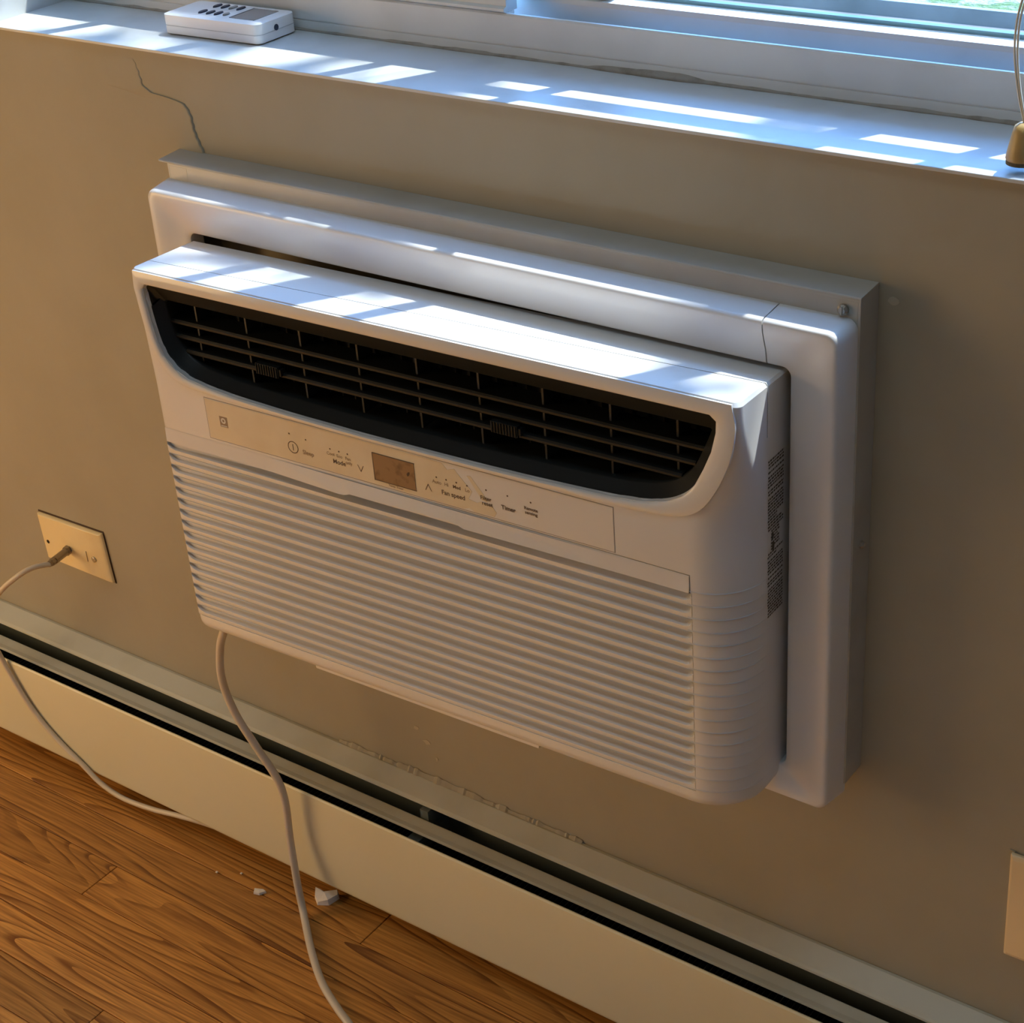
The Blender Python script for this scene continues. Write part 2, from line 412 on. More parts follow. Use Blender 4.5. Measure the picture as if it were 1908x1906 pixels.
# left sash behind the fixed rail
ls = link('sash', B(-.56, -.013, .130, .140, .400, .534), M['frame'], win); ls.location = WO
for a in [(-.081, -.067), (-.27, -.255), (-.43, -.415)]:
    link('muntin', B(a[0], a[1], .131, .139, .534, 1.96), M['frame'], ls)
link('pane', B(-.56, -.014, .1345, .1355, .360, 1.96), M['glass'], ls)

# ---------------------------------------------------------------- wall sleeve
slv = empty('wall_sleeve', (0, 0, -.20))
tag(slv, 'grey painted sheet-metal wall sleeve framing the air conditioner', 'sleeve')
SO = (0, 0, .20)
bm = bmesh.new()
prism_x(bm, [(0, .2287), (-.0272, .2270), (-.0279, .2258), (-.0274, .2246), (0, .2262)], -.3452, .3445)
box(bm, -.334, .3442, -.0276, -.0262, .185, .2252)
link('top_flange', bm, M['metal'], slv, off=SO, bevel=.0004, seg=1)
bm = bmesh.new(); box(bm, .3425, .3445, -.0278, 0, -.195, .2262); box(bm, .31, .3425, -.0278, -.0260, -.195, .2235)
link('side_flange', bm, M['metal'], slv, off=SO, bevel=.0004, seg=1)
bm = bmesh.new(); box(bm, -.3340, -.3320, -.0278, 0, -.195, .2255); box(bm, -.3320, -.31, -.0278, -.0260, -.195, .2235)
link('side_flange', bm, M['metal'], slv, off=SO, bevel=.0004, seg=1)
bm = bmesh.new(); box(bm, -.3320, .3425, -.0278, 0, -.197, -.195)
link('bottom_flange', bm, M['metal'], slv, off=SO)
bm = bmesh.new(); tube(bm, [(.3315, -.0279, .2165), (.3315, -.0300, .2165), (.3315, -.0315, .2165)], lambda s: .0042 if s < .8 else .0024, 14)
box(bm, .3309, .3321, -.0322, -.031, .2135, .2195)
link('screw', bm, M['screw'], slv, off=SO, smooth=False)
bm = bmesh.new(); tube(bm, [(.3444, -.015, .0235), (.3462, -.015, .0235), (.3475, -.015, .0235)], lambda s: .003 if s < .8 else .0018, 12)
link('screw', bm, M['screw'], slv, off=SO)

# ---------------------------------------------------------------- plastic trim surround
trim = empty('trim_surround', (0, -.03, -.2082))
tag(trim, 'white plastic trim surround between wall sleeve and air conditioner', 'trim')
TO = (0, .03, .2082)
def rrect(x0, x1, z0, z1, r, n=6):
    pts = []
    for cx, cz, a0 in ((x1-r, z1-r, 90), (x1-r, z0+r, 0), (x0+r, z0+r, -90), (x0+r, z1-r, -180)):
        for k in range(n+1):
            a = math.radians(a0-90*k/n); pts.append((cx+r*math.cos(a), cz+r*math.sin(a)))
    return pts
OUT = rrect(-.340, .340, -.2082, .2082, .009); INN = rrect(-.300, .3005, -.1815, .1715, .007)
# stations : outer/inner pairs in clockwise order starting at the top-right corner
pairs = list(zip(OUT, INN))
SX = .2815
def cut_at(p, q, x):      # pair interpolated at given x on straight run
    (o1, i1), (o2, i2) = p, q
    return ((x, o1[1]), (x, i1[1]))
nC = 7
TR, BR, BL, TL = pairs[0:nC], pairs[nC:2*nC], pairs[2*nC:3*nC], pairs[3*nC:4*nC]
prof = [(-.0032, -.0255), (-.0002, -.0500), (.0006, -.0518), (.002, -.0528), (.004, -.0530), (.011, -.0522), (.019, -.0500), (.027, -.0478), (.034, -.0466), (.0385, -.0462), (.040, -.0450), (.040, -.030), (.034, -.0255)]
def sweep(stations, name):
    bm = bmesh.new(); rings = []
    for (o, i) in stations:
        o = Vector(o); i = Vector(i)
        rings.append([bm.verts.new((*(lambda P: (P.x, y, P.y))(o.lerp(i, t/.040)),)) for t, y in prof])
    for a, b in zip(rings, rings[1:]):
        for k in range(len(prof)): bm.faces.new((a[k], a[(k+1) % len(prof)], b[(k+1) % len(prof)], b[k]))
    bm.faces.new(rings[0]); bm.faces.new(rings[-1][::-1])
    o = link(name, bm, M['plastic_trim'], trim, off=TO)
    for p in o.data.polygons: p.use_smooth = True
    o.data.set_sharp_from_angle(angle=math.radians(35))
    return o
g = .0005
sweep([cut_at(TR[0], TR[0], SX+g)]+TR+BR+[cut_at(BR[-1], BR[-1], SX+g)], 'side_rail')
sweep([cut_at(BR[-1], BR[-1], SX-g)]+BL+TL+[cut_at(TR[0], TR[0], SX-g)], 'main_rail')

# ---------------------------------------------------------------- air conditioner
UX, UY, UYAW, UB = .0043, -.1211, .0326, -.197
ac = empty('air_conditioner', (UX, UY, UB), UYAW)
tag(ac, 'white through-the-wall air conditioner with dark vent and louvred front', 'air conditioner')
AO = (0, 0, -UB)
H, DEP = .2925, .079
def plan(z):
    """horizontal section of the body, front at y=0"""
    t = min(1, max(0, (.165-z)/.100))
    rr = .006+.038*t*t*(3-2*t)
    rl = .006+.008*t
    bz = z-UB                                    # roll the bottom under
    inset = 0
    if bz < .010: inset = .008*(1-math.sqrt(max(0, 1-((.010-bz)/.010)**2)))
    if z > .168: inset = .0018*((z-.168)/.003)
    pts = [(-H-.0005, DEP)]
    for k in range(9):
        a = math.pi+math.pi/2*k/8; pts.append((-H+rl+rl*math.cos(a), rl+rl*math.sin(a)))
    for k in range(15):
        a = -math.pi/2+math.pi/2*k/14; pts.append((H-rr+rr*math.cos(a), rr+rr*math.sin(a)))
    pts.append((H, DEP))
    out = []
    for x, y in pts:
        s = 1-inset/H
        yy = y+inset*max(0, 1-y/DEP)
        zz = z
        if z > .160: zz = z-.0035*max(0, y/DEP)*(z-.160)/.0109
        out.append((x*s, yy, zz))
    return out
bm = bmesh.new(); rings = []
zl = [UB+.010*(1-math.cos(math.pi/2*k/6)) for k in range(7)]+[-.17+.0165*k for k in range(20)]+[.150, .157, .162, .165, .168, .1694, .1703, .1709]
zl = sorted(set(zl))
for z in zl: rings.append([bm.verts.new(p) for p in plan(z)])
n = len(rings[0])
for a, b in zip(rings, rings[1:]):
    for k in range(n): bm.faces.new((a[k], a[(k+1) % n], b[(k+1) % n], b[k]))
bm.faces.new(rings[0][::-1]); bm.faces.new(rings[-1])
body = link('body', bm, M['plastic'], ac, off=AO)
# vent outline (x,z)
VENT = [(-.2795, .1545), (-.2760, .1590), (.2690, .1585), (.2742, .1545), (.2738, .1450), (.2700, .1290), (.2635, .1135), (.2560, .0985), (.2460, .0875), (.2320, .0795), (.2130, .0745), (.1850, .0715),
        (.1200, .0688), (.0600, .0675), (-.0500, .0668), (-.1300, .0680), (-.1900, .0702), (-.2200, .0728), (-.2430, .0765), (-.2570, .0830), (-.2670, .0930), (-.2725, .1050), (-.2765, .1250), (-.2790, .1450)]
def offset(poly, d):
    out = []; n = len(poly)
    for i in range(n):
        p0, p1, p2 = Vector(poly[i-1]), Vector(poly[i]), Vector(poly[(i+1) % n])
        a = (p1-p0).normalized(); b = (p2-p1).normalized()
        na = Vector((-a.y, a.x)); nb = Vector((-b.y, b.x)); m = (na+nb)
        m = m/max(.4, m.dot(na)) if m.length > 1e-6 else na
        out.append(tuple(p1+m*d))
    return out
G_L, G_R, G_T = -.2850, .2520, .0055
PITCH = .01163; G_B = G_T-16*PITCH
cut = bmesh.new(); prism_y(cut, VENT, -.02, .045)
boolean(body, cut)
cut = bmesh.new(); box(cut, G_L, G_R, -.02, .0120, G_B, G_T)
boolean(body, cut)
# seam grooves: filter-door line, its right end, top seam
for c6 in [(-.2945, .2501, -.02, .0012, .0209, .0216), (.2502, .2508, -.02, .0012, .0055, .0216), (-.0800, .2501, -.02, .0008, .0052, .0058),
           (-.30, .2899, .0318, .0328, .1660, .19), (.2900, .31, .0318, .0332, .1260, .19)]:
    cut = bmesh.new(); box(cut, *c6); boolean(body, cut)
for p in body.data.polygons: p.use_smooth = True
body.data.set_sharp_from_angle(angle=math.radians(28))
body.data.materials.clear(); body.data.materials.append(M['plastic'])

# bezel round the vent
def dense(poly, n=4):
    out = []; m = len(poly)
    for i in range(m):
        a, b = Vector(poly[i]), Vector(poly[(i+1) % m])
        for k in range(n): out.append(tuple(a.lerp(b, k/n)))
    return out
outer = []
for (x, z) in VENT:
    if z > .150: ox = -.2895 if x < 0 else .2895; oz = .1685
    else:
        ox, oz = x, z
    outer.append((ox, oz))
BO = [(-.2895, .1560), (-.2880, .1702), (.2870, .1702), (.2897, .1560), (.2893, .1450), (.2860, .1275), (.2800, .1110), (.2720, .0950), (.2610, .0800), (.2450, .0705), (.2200, .0665), (.1860, .0650),
      (.1200, .0640), (.0600, .0634), (-.0500, .0630), (-.1300, .0638), (-.1900, .0650), (-.2230, .0665), (-.2490, .0690), (-.2650, .0755), (-.2760, .0880), (-.2825, .1030), (-.2862, .1250), (-.2885, .1450)]
bm = bmesh.new()
def closed_spline(P, sub=4, sharp=()):
    out = []; m = len(P)
    for i in range(m):
        a, b, c, d = (Vector(P[(i+k) % m]) for k in (-1, 0, 1, 2))
        for k in range(sub):
            t = k/sub; q = .5*((2*b)+(c-a)*t+(2*a-5*b+4*c-d)*t*t+(3*b-a-3*c+d)*t**3)
            if i in sharp: q = b.lerp(c, t)
            out.append((q.x, q.y))
    return out
VENT = closed_spline(VENT, 4, (0, 1, 2)); BO = closed_spline(BO, 4, (0, 1, 2))
n = len(VENT)
lay = [[(x, .0006, z) for x, z in BO], [(x*.999, -.0010, z) for x, z in BO], [(x*.996, -.0018, z) for x, z in [tuple(Vector(a).lerp(Vector(b), .2)) for a, b in zip(BO, VENT)]],
       [(x, -.0018, z) for x, z in [tuple(Vector(a).lerp(Vector(b), .80)) for a, b in zip(BO, VENT)]], [(x, -.0006, z) for x, z in [tuple(Vector(a).lerp(Vector(b), .98)) for a, b in zip(BO, VENT)]], [(x, .008, z) for x, z in [tuple(Vector(a).lerp(Vector(b), 1.08)) for a, b in zip(BO, VENT)]]]
R = [[bm.verts.new(p) for p in l] for l in lay]
for a, b in zip(R, R[1:]):
    for k in range(n): bm.faces.new((a[k], a[(k+1) % n], b[(k+1) % n], b[k]))
bz = link('bezel', bm, M['plastic'], ac, off=AO, smooth=True)
bz.data.set_sharp_from_angle(angle=math.radians(50))

# dark vent housing : sloping inner frame and back box
VI = [tuple(Vector(a).lerp(Vector((-.003, .112)), .0)) for a in VENT]
INNER = []
for (x, z) in VENT:
    nx = x*.972 if abs(x) > .2 else x
    if z > .14: nz = z-.0190 if z > .150 else z-.017
    else: nz = z+.0085
    INNER.append((nx if abs(x) > .2 else x, nz))
bm = bmesh.new()
lay = [[(x, .0035, z) for x, z in VENT], [(x, .0060, z) for x, z in [tuple(Vector(a).lerp(Vector(b), .12)) for a, b in zip(VENT, INNER)]], [(x, .0125, z) for x, z in [tuple(Vector(a).lerp(Vector(b), .9)) for a, b in zip(VENT, INNER)]],
       [(x, .0150, z) for x, z in INNER], [(x, .042, z) for x, z in INNER]]
R = [[bm.verts.new(p) for p in l] for l in lay]
for a, b in zip(R, R[1:]):
    for k in range(n): bm.faces.new((a[k], a[(k+1) % n], b[(k+1) % n], b[k]))
hs = link('vent_housing', bm, M['dark'], ac, off=AO, smooth=True); hs.data.set_sharp_from_angle(angle=math.radians(40))
bm = bmesh.new(); box(bm, -.281, .276, .0415, .0440, .066, .160)
link('vent_back', bm, M['black'], ac, off=AO)
bm = bmesh.new()
for i in range(40):
    x = -.262+i*.0135; box(bm, x, x+.0012, .036, .0415, .072, .150)
tag(link('rear_fins', bm, M['black'], ac, off=AO), kind='stuff')
def xlim(z):     # inner half-limits of the housing at height z
    l = [x for x, zz in INNER if x < 0]; 
    def f(side):
        pts = sorted([(zz, x) for x, zz in INNER if (x < -.2 if side < 0 else x > .2)])
        for (za, xa), (zb, xb) in zip(pts, pts[1:]):
            if za <= z <= zb and zb > za: return xa+(xb-xa)*(z-za)/(zb-za)
        return pts[-1][1] if z > pts[-1][0] else pts[0][1]
    return f(-1), f(1)
for zc in (.1225, .1090, .0955):
    a, b = xlim(zc)
    bm = bmesh.new(); prism_x(bm, [(.0150, zc-.0034), (.0136, zc-.0022), (.0134, zc-.0004), (.0146, zc+.0012), (.0320, zc+.0030), (.0325, zc+.0002), (.0160, zc-.0022)], a+.0002, b-.0002)
    link('vent_slat', bm, M['dark'], ac, off=AO)
for x in [-.2395, -.1822, -.1228, -.0624, -.0025, .0572, .1168, .1764, .2330]:
    zb = .0765 if abs(x) < .2 else .086
    bm = bmesh.new(); box(bm, x-.0009, x+.0009, .018, .036, zb, .1385)
    link('vent_divider', bm, M['black'], ac, off=AO)
for x, z in [(-.1580, .0975), (.0840, .0985)]:
    bm = bmesh.new(); box(bm, x-.0125, x+.0125, .010, .016, z-.0045, z+.0055)
    for i in range(9):
        xx = x-.011+i*.00275; box(bm, xx-.0006, xx+.0006, .0090, .011, z-.0042, z+.0052)
    box(bm, x+.0125, x+.0150, .011, .018, z-.0030, z+.0035)
    link('airflow_tab', bm, M['dark'], ac, off=AO, bevel=.0004, seg=1)

# louvres
def louver(zt, zb):
    bm = bmesh.new(); D = .0100; SL = .62; rows = []
    xs = [G_L, G_L+.0012, G_L+.0026, G_L+.004, G_L+.006, G_L+.008, G_L+.011, G_L+.014]+[G_L+.02+(G_R-G_L-.04)*i/14 for i in range(15)]+[G_R-.014, G_R-.011, G_R-.0085, G_R-.0065, G_R-.005, G_R-.0036, G_R-.0024, G_R-.0012, G_R]
    h = zt-zb
    ss = [0, .0001]+[SL*u for u in (.08, .2, .32, .44, .56, .68, .78, .86, .92, .96, 1.0)]+[SL+.03, .8, .985, 1.0]
    for s in ss:
        row = []
        for x in xs:
            u = min(1, s/SL); edge_l = .014*(1-math.sqrt(max(0, 1-(u*.98)**2))); edge_r = .010*(1-math.sqrt(max(0, 1-(u*.98)**2)))
            dl = x-(G_L+edge_l); dr = (G_R-edge_r)-x
            m = min(1, max(0, min(dl, dr)/.0016)); m = m*m*(3-2*m)
            if s == 0: y = 0
            else: y = D*(1-u**2.2)*m if s < SL else 0
            if s > .98: y = .0006 if s < 1 else .0012
            row.append(bm.verts.new((x, y, zt-s*h if s > .0001 else zt)))
        rows.append(row)
    for a, b in zip(rows, rows[1:]):
        for k in range(len(xs)-1): bm.faces.new((a[k], a[k+1], b[k+1], b[k]))
    o = bmesh_link_open('louver', bm)
    return o
def bmesh_link_open(name, bm):
    for f in bm.faces:
        f.normal_update()
    me = bpy.data.meshes.new(name)
    bmesh.ops.recalc_face_normals(bm, faces=bm.faces)
    bm.to_mesh(me); bm.free()
    o = bpy.data.objects.new(name, me); COL.objects.link(o); me.materials.append(M['plastic']); o.parent = ac; o.location = AO
    for p in me.polygons: p.use_smooth = True
    me.set_sharp_from_angle(angle=math.radians(50))
    return o
first = None
for i in range(16):
    zt = G_T-PITCH*i
    if first is None:
        first = louver(zt, zt-PITCH); base = AO[2]
    else:
        o = first.copy(); COL.objects.link(o); o.location = (0, 0, base-PITCH*i)
# faint ribs that carry the louvre lines round the right-hand corner
bm = bmesh.new()
for i in range(17):
    z = G_T-PITCH*(i-.45)-.0035
    sec = [p for p in plan(z) if p[0] > 0 and p[1] < .05]
    pts = [(.2545, 0, z)]+sec[0:]
    if pts[1][0] < .2545: pts = sec
    pts = pts+[(H, .047, z)]
    prev = None
    for k, p in enumerate(pts):
        q0 = Vector(pts[max(0, k-1)]); q1 = Vector(pts[min(len(pts)-1, k+1)]); t = (q1-q0); t.z = 0; t.normalize(); nrm = Vector((t.y, -t.x, 0))
        hgt = .0007*min(1, (len(pts)-k)/6)
        P = Vector(p); ring = [bm.verts.new(P+Vector((0, 0, -.0007))-nrm*.0002), bm.verts.new(P+nrm*hgt), bm.verts.new(P+Vector((0, 0, .0007))-nrm*.0002)]
        if prev:
            for j in range(2): bm.faces.new((prev[j], prev[j+1], ring[j+1], ring[j]))
        prev = ring
tag(link('corner_ribs', bm, M['plastic'], ac, off=AO, smooth=True), kind='stuff')
# lower lip of the filter door that swells into a finger grip
bm = bmesh.new()
px = [-.284, -.16, -.083, -.078, -.071, .030, .038, .046, .20, .2502]
pz = [.0062, .0060, .0050, .0053, .0078, .0100, .0090, .0062, .0060, .0060]
top = [bm.verts.new((x, -.0012 if -.084 < x < .047 else -.0002, z)) for x, z in zip(px, [.0200]*10)]
low = [bm.verts.new((x, -.0030 if -.084 < x < .047 else -.0008, z)) for x, z in zip(px, pz)]
und = [bm.verts.new((x, .0010, z-.0012)) for x, z in zip(px, pz)]
for a, b in ((top, low), (low, und)):
    for k in range(9): bm.faces.new((a[k], a[k+1], b[k+1], b[k]))
link('filter_door', bm, M['plastic'], ac, off=AO)

# lip along the middle of the bottom edge
bm = bmesh.new(); prism_y(bm, [(-.1465, -.1880), (-.1450, -.1976), (.1000, -.1978), (.1015, -.1880)], .0026, .0140)
link('bottom_lip', bm, M['plastic'], ac, off=AO, bevel=.0008)
# control label
bm = bmesh.new(); box(bm, -.2276, .1865, -.00035, .0005, .0232, .0622)
panel = link('control_panel', bm, M['label'], ac, off=AO, bevel=.0002, seg=1)
bm = bmesh.new(); box(bm, -.2282, .1871, -.0001, .0005, .0226, .0628)
link('panel_outline', bm, M['seam'], panel)
# torn yellowed protective film
bm = bmesh.new()
prism_y(bm, [(-.2270, .0616), (-.2270, .0238), (.020, .0238), (.046, .0238), (.052, .0262), (.057, .0240), (.0760, .0242), (.0785, .0285), (.0750, .0330), (.0640, .0350), (.0600, .0330), (.0520, .0345), (.0560, .0420), (.0480, .0500), (.0400, .0585), (.0330, .0560), (.0280, .0612), (-.05, .0616)], -.00050, -.00030)
link('protective_film', bm, M['film'], panel)
bm = bmesh.new(); prism_y(bm, [(.0520, .0555), (.0555, .0560), (.0690, .0400), (.0700, .0360), (.0650, .0370)], -.00050, -.00030)
link('protective_film', bm, M['film'], panel)
# display
bm = bmesh.new(); box(bm, -.0426, -.0005, -.0009, .0002, .0285, .0530)
link('display', bm, M['lcd'], panel)
bm = bmesh.new(); box(bm, -.0431, -.0426, -.0011, 0, .0280, .0535); box(bm, -.0431, 0, -.0011, 0, .0530, .0535); box(bm, -.0431, 0, -.0011, 0, .0280, .0285)
link('display_edge', bm, M['ink'], panel)
bm = bmesh.new(); prism_y(bm, [(-.0085, .0420), (-.0070, .0438), (-.0055, .0440), (-.0060, .0420), (-.0072, .0403), (-.0080, .0400)], -.0012, -.0009)
link('display_stain', bm, M['stain'], panel)
# printed words and signs
def decal(s, x, z, size, m='ink'):
    me = text_mesh(s, size); me.name = 'lettering'
    for v in me.vertices: c = v.co.copy(); v.co = (c.x, 0, c.y)
    me.materials.clear(); me.materials.append(M[m])
    o = bpy.data.objects.new('lettering', me); COL.objects.link(o); o.parent = panel
    o.location = (x, -.00062, z)
decal('Sleep', -.1136, .0350, .0058, 'ink2'); decal('Mode', -.0800, .0345, .0059)
decal('Cool', -.0885, .0408, .0042, 'ink2'); decal('Eco', -.0790, .0406, .0042, 'ink2'); decal('Fan', -.0700, .0404, .0042, 'ink2'); decal('only', -.0695, .0365, .0042, 'ink2')
decal('Fan speed', .0370, .0340, .0058); decal('Auto', .0215, .0420, .0044, 'ink2'); decal('Hi', .0310, .0420, .0044, 'ink2'); decal('Med', .0412, .0420, .0044); decal('Lo', .0515, .0420, .0044, 'ink2')
decal('Filter', .0690, .0392, .0050); decal('reset', .0700, .0345, .0050)
decal('Timer', .0903, .0355, .0055); decal('Remote', .1118, .0408, .0040); decal('sensing', .1118, .0370, .0040)
decal('Temp  Timer', -.0215, .0262, .0028, 'ink2')
def disc(x, z, r, m='ink', ri=0):
    bm = bmesh.new(); n = 20
    a = [bm.verts.new((x+r*math.cos(2*math.pi*k/n), -.00062, z+r*math.sin(2*math.pi*k/n))) for k in range(n)]
    if ri:
        b = [bm.verts.new((x+ri*math.cos(2*math.pi*k/n), -.00062, z+ri*math.sin(2*math.pi*k/n))) for k in range(n)]
        for k in range(n): bm.faces.new((a[k], a[(k+1) % n], b[(k+1) % n], b[k]))
    else: bm.faces.new(a)
    return bm
for x, z in [(-.1325, .0495), (-.1145, .0478), (-.0885, .0455), (-.0790, .0452), (-.0700, .0450), (.0215, .0465), (.0312, .0465), (.0412, .0465), (.0515, .0463), (.0700, .0472), (.0903, .0472), (.1120, .0470)]:
    link('indicator_dot', disc(x, z, .0008), M['ink'], panel)
bm = disc(-.1300, .0370, .0058, ri=.0050); box(bm, -.1304, -.1296, -.00065, -.00060, .0340, .0400)
link('power_symbol', bm, M['ink'], panel)
def chev(x, z, s):
    bm = bmesh.new(); w = .0034; h = .0032*s; t = .0009*s
    for a in (-1, 1):
        v = [bm.verts.new(p) for p in ((x+a*w, -.00062, z-h), (x+a*w*.80, -.00062, z-h), (x, -.00062, z+h-t*1.6), (x, -.00062, z+h+t*.2))]
        bm.faces.new(v)
    return bm
link('arrow_symbol', chev(-.0572, .0345, -1), M['ink'], panel)
link('arrow_symbol', chev(.0123, .0350, 1), M['ink'], panel)
# small square emblem at the left of the label
bm = bmesh.new(); box(bm, -.2125, -.2035, -.0006, -.0003, .0378, .0480); link('emblem', bm, M['ink2'], panel)
bm = disc(-.2080, .0440, .0028, ri=.0012)
for v in bm.verts: v.co.y = -.0008
link('emblem_ring', bm, M['label'], panel); bm = bmesh.new(); box(bm, -.2115, -.2045, -.00075, -.0006, .0386, .0394)
link('emblem_bar', bm, M['label'], panel)
# rows of tiny print on the right flank
bm = bmesh.new(); rnd = random.Random(3)
z = .1060
while z > -.0290:
    y0, y1 = .0430, .0680
    if .028 < z < .046: y0 += .005; y1 -= .006
    yy = y0+rnd.random()*.001; lim = y1-rnd.choice([0, 0, .003, .010])
    lim = y1 if z > .06 or z < .02 else lim
    while yy < lim:
        l = rnd.uniform(.0012, .0042)
        v = [bm.verts.new((H+.00018, a, b)) for a, b in ((yy, z), (min(lim, yy+l), z), (min(lim, yy+l), z-.0016), (yy, z-.0016))]
        bm.faces.new(v); yy += l+.0007
    z -= .0026 if rnd.random() < .85 else .0040
for cz, cyy, rr_ in ((.0400, .051, .0026), (.0310, .052, .0030)):
    v = [bm.verts.new((H+.00019, cyy+.7*rr_*math.cos(t*.5236), cz+rr_*1.5*math.sin(t*.5236))) for t in range(12)]; bm.faces.new(v)
tag(link('printed_text', bm, M['print'], ac, off=AO), kind='stuff')
# power cord
def inv(p):      # world point -> local of the air conditioner
    d = Vector(p)-Vector((UX, UY, UB)); c, s = math.cos(UYAW), math.sin(UYAW)
    return (c*d.x+s*d.y, -s*d.x+c*d.y, d.z)
cp = [(-.272, -.105, -.185), (-.2790, -.105, -.212), (-.2905, -.104, -.2380), (-.2990, -.102, -.2800), (-.2930, -.098, -.3230), (-.2740, -.094, -.3620), (-.2570, -.090, -.3960), (-.2535, -.0870, -.4280), (-.2545, -.0880, -.4760), (-.2470, -.0950, -.5270),
      (-.2350, -.1040, -.5585), (-.1930, -.1392, -.5608), (-.1533, -.1676, -.5608), (-.1154, -.1864, -.5608), (-.0943, -.1950, -.5608), (-.02, -.228, -.5608), (.10, -.25, -.5608), (.30, -.27, -.5608)]
bm = bmesh.new(); tube(bm, smooth_path([inv(p) for p in cp], 8), .0041, 12)
link('power_cord', bm, M['cord'], ac, smooth=True)

# ---------------------------------------------------------------- baseboard heater
ht = empty('baseboard_heater', (.2, -.03, FZ)); tag(ht, 'long cream enamel baseboard heater below the air conditioner', 'heater')
HO = (-.2, .03, -FZ); HX0, HX1 = X0+.05, X1-.05
bm = bmesh.new()
prism_x(bm, [(-.0005, -.4055), (-.004, -.4050), (-.0235, -.4138), (-.0258, -.4155), (-.0262, -.4175), (-.0245, -.4180), (-.0230, -.4165), (-.0040, -.4080), (-.0005, -.4080)], HX0, HX1)
link('hood', bm, M['hood'], ht, off=HO)
bm = bmesh.new(); box(bm, HX0, HX1, -.0030, -.0008, FZ+.004, -.4085)
link('back_plate', bm, M['cavity'], ht, off=HO)
bm = bmesh.new()
prism_x(bm, [(-.0310, -.4310), (-.0330, -.4292), (-.0440, -.4300), (-.0500, -.4290), (-.0515, -.4310), (-.0500, -.4330), (-.0320, -.4330)], HX0, HX1)
link('damper', bm, M['hood'], ht, off=HO)
bm = bmesh.new()
prism_x(bm, [(-.0680, -.4240), (-.0695, -.4213), (-.0712, -.4205), (-.0725, -.4222), (-.0728, -.4300), (-.0728, -.5350), (-.0715, -.5385), (-.0600, -.5390), (-.0600, -.5375), (-.0705, -.5370), (-.0712, -.4300)], HX0, HX1)
fp = link('front_panel', bm, M['heater'], ht, off=HO)
bm = bmesh.new(); tube(bm, [(HX0+.02, -.036, -.487), (HX1-.02, -.036, -.487)], .011, 16)
link('copper_pipe', bm, mat('dull_copper', (.30, .16, .09), .5, .7), ht, off=HO, smooth=True)
bm = bmesh.new(); x = HX0+.1
while x < HX1-.1:
    box(bm, x, x+.0006, -.060, -.012, -.512, -.462); x += .006
tag(link('heating_fins', bm, mat('fin_metal', (.10, .11, .11), .6, .5), ht, off=HO), kind='stuff')
for x in (-.95, -.120, .72, 1.6):
    bm = bmesh.new(); box(bm, x, x+.014, -.070, -.003, -.4560, -.4400); box(bm, x, x+.010, -.030, -.003, -.44, -.4200)
    link('bracket', bm, M['cavity'], ht, off=HO)
# crumbling paint line where wall meets the hood
bm = bmesh.new(); rings = []
for i in range(120):
    x = -.25+i*.0026
    r = .0012+.0020*abs(math.sin(i*.21))*random.random()+(.0012 if 30 < i < 70 else 0)
    rings.append([bm.verts.new((x, .0005, -.4060)), bm.verts.new((x, -.0010-r*.9, -.4050)), bm.verts.new((x, -.0006, -.4045+r*1.6))])
for a, b in zip(rings, rings[1:]):
    for k in range(2): bm.faces.new((a[k], a[k+1], b[k+1], b[k]))
link('paint_crumbs', bm, M['wall'], wall)

# ---------------------------------------------------------------- cable plate with coax
pl = empty('cable_wall_plate', (-.626, 0, -.3068)); tag(pl, 'yellowed ivory cable wall plate left of the air conditioner', 'wall plate')
bm = bmesh.new()
c4 = [(-.6819, -.2470), (-.5742, -.2448), (-.5705, -.3076), (-.6792, -.3062)]
ctr = Vector((-.6265, -.2764))
a = [bm.verts.new((x, -.0006, z)) for x, z in c4]
b = [bm.verts.new((x, -.0036, z)) for x, z in c4]
c = [bm.verts.new((*(lambda P: (P.x, -.0062, P.y))(Vector(p).lerp(ctr, .06)),)) for p in c4]
for u, v in ((a, b), (b, c)):
    for k in range(4): bm.faces.new((u[k], u[(k+1) % 4], v[(k+1) % 4], v[k]))
bm.faces.new(a); bm.faces.new(c)
link('plate', bm, M['ivory'], pl, off=(.626, 0, .3068), bevel=.0008)
bm = bmesh.new(); tube(bm, [(-.5920, -.0060, -.2814), (-.5920, -.0075, -.2814), (-.5920, -.0080, -.2814)], lambda s: .0034 if s < .8 else .0022, 14)
link('screw', bm, M['screw'], pl, off=(.626, 0, .3068))
bm = bmesh.new(); tube(bm, [(-.6700, -.0058, -.2814), (-.6700, -.0064, -.2814)], .0024, 14)
link('screw_hole', bm, M['hole'], pl, off=(.626, 0, .3068))
bm = bmesh.new(); box(bm, -.6045, -.6037, -.0066, -.0060, -.2880, -.2745)
link('plate_crack', bm, M['ink2'], pl, off=(.626, 0, .3068))
bm = bmesh.new(); tube(bm, [(-.6350, -.006, -.2812), (-.6330, -.0125, -.2808)], .0055, 6)
tube(bm, [(-.6330, -.0120, -.2808), (-.6270, -.0340, -.2790)], .0045, 12)
link('socket', bm, M['nickel'], pl, off=(.626, 0, .3068))
bm = bmesh.new(); prism_y(bm, [(-.6832, -.2455), (-.5735, -.2432), (-.5690, -.3095), (-.5708, -.3095), (-.5745, -.2452), (-.6832, -.2476)], -.0008, .0002)
link('paint_gap', bm, M['stain'], pl, off=(.626, 0, .3068))

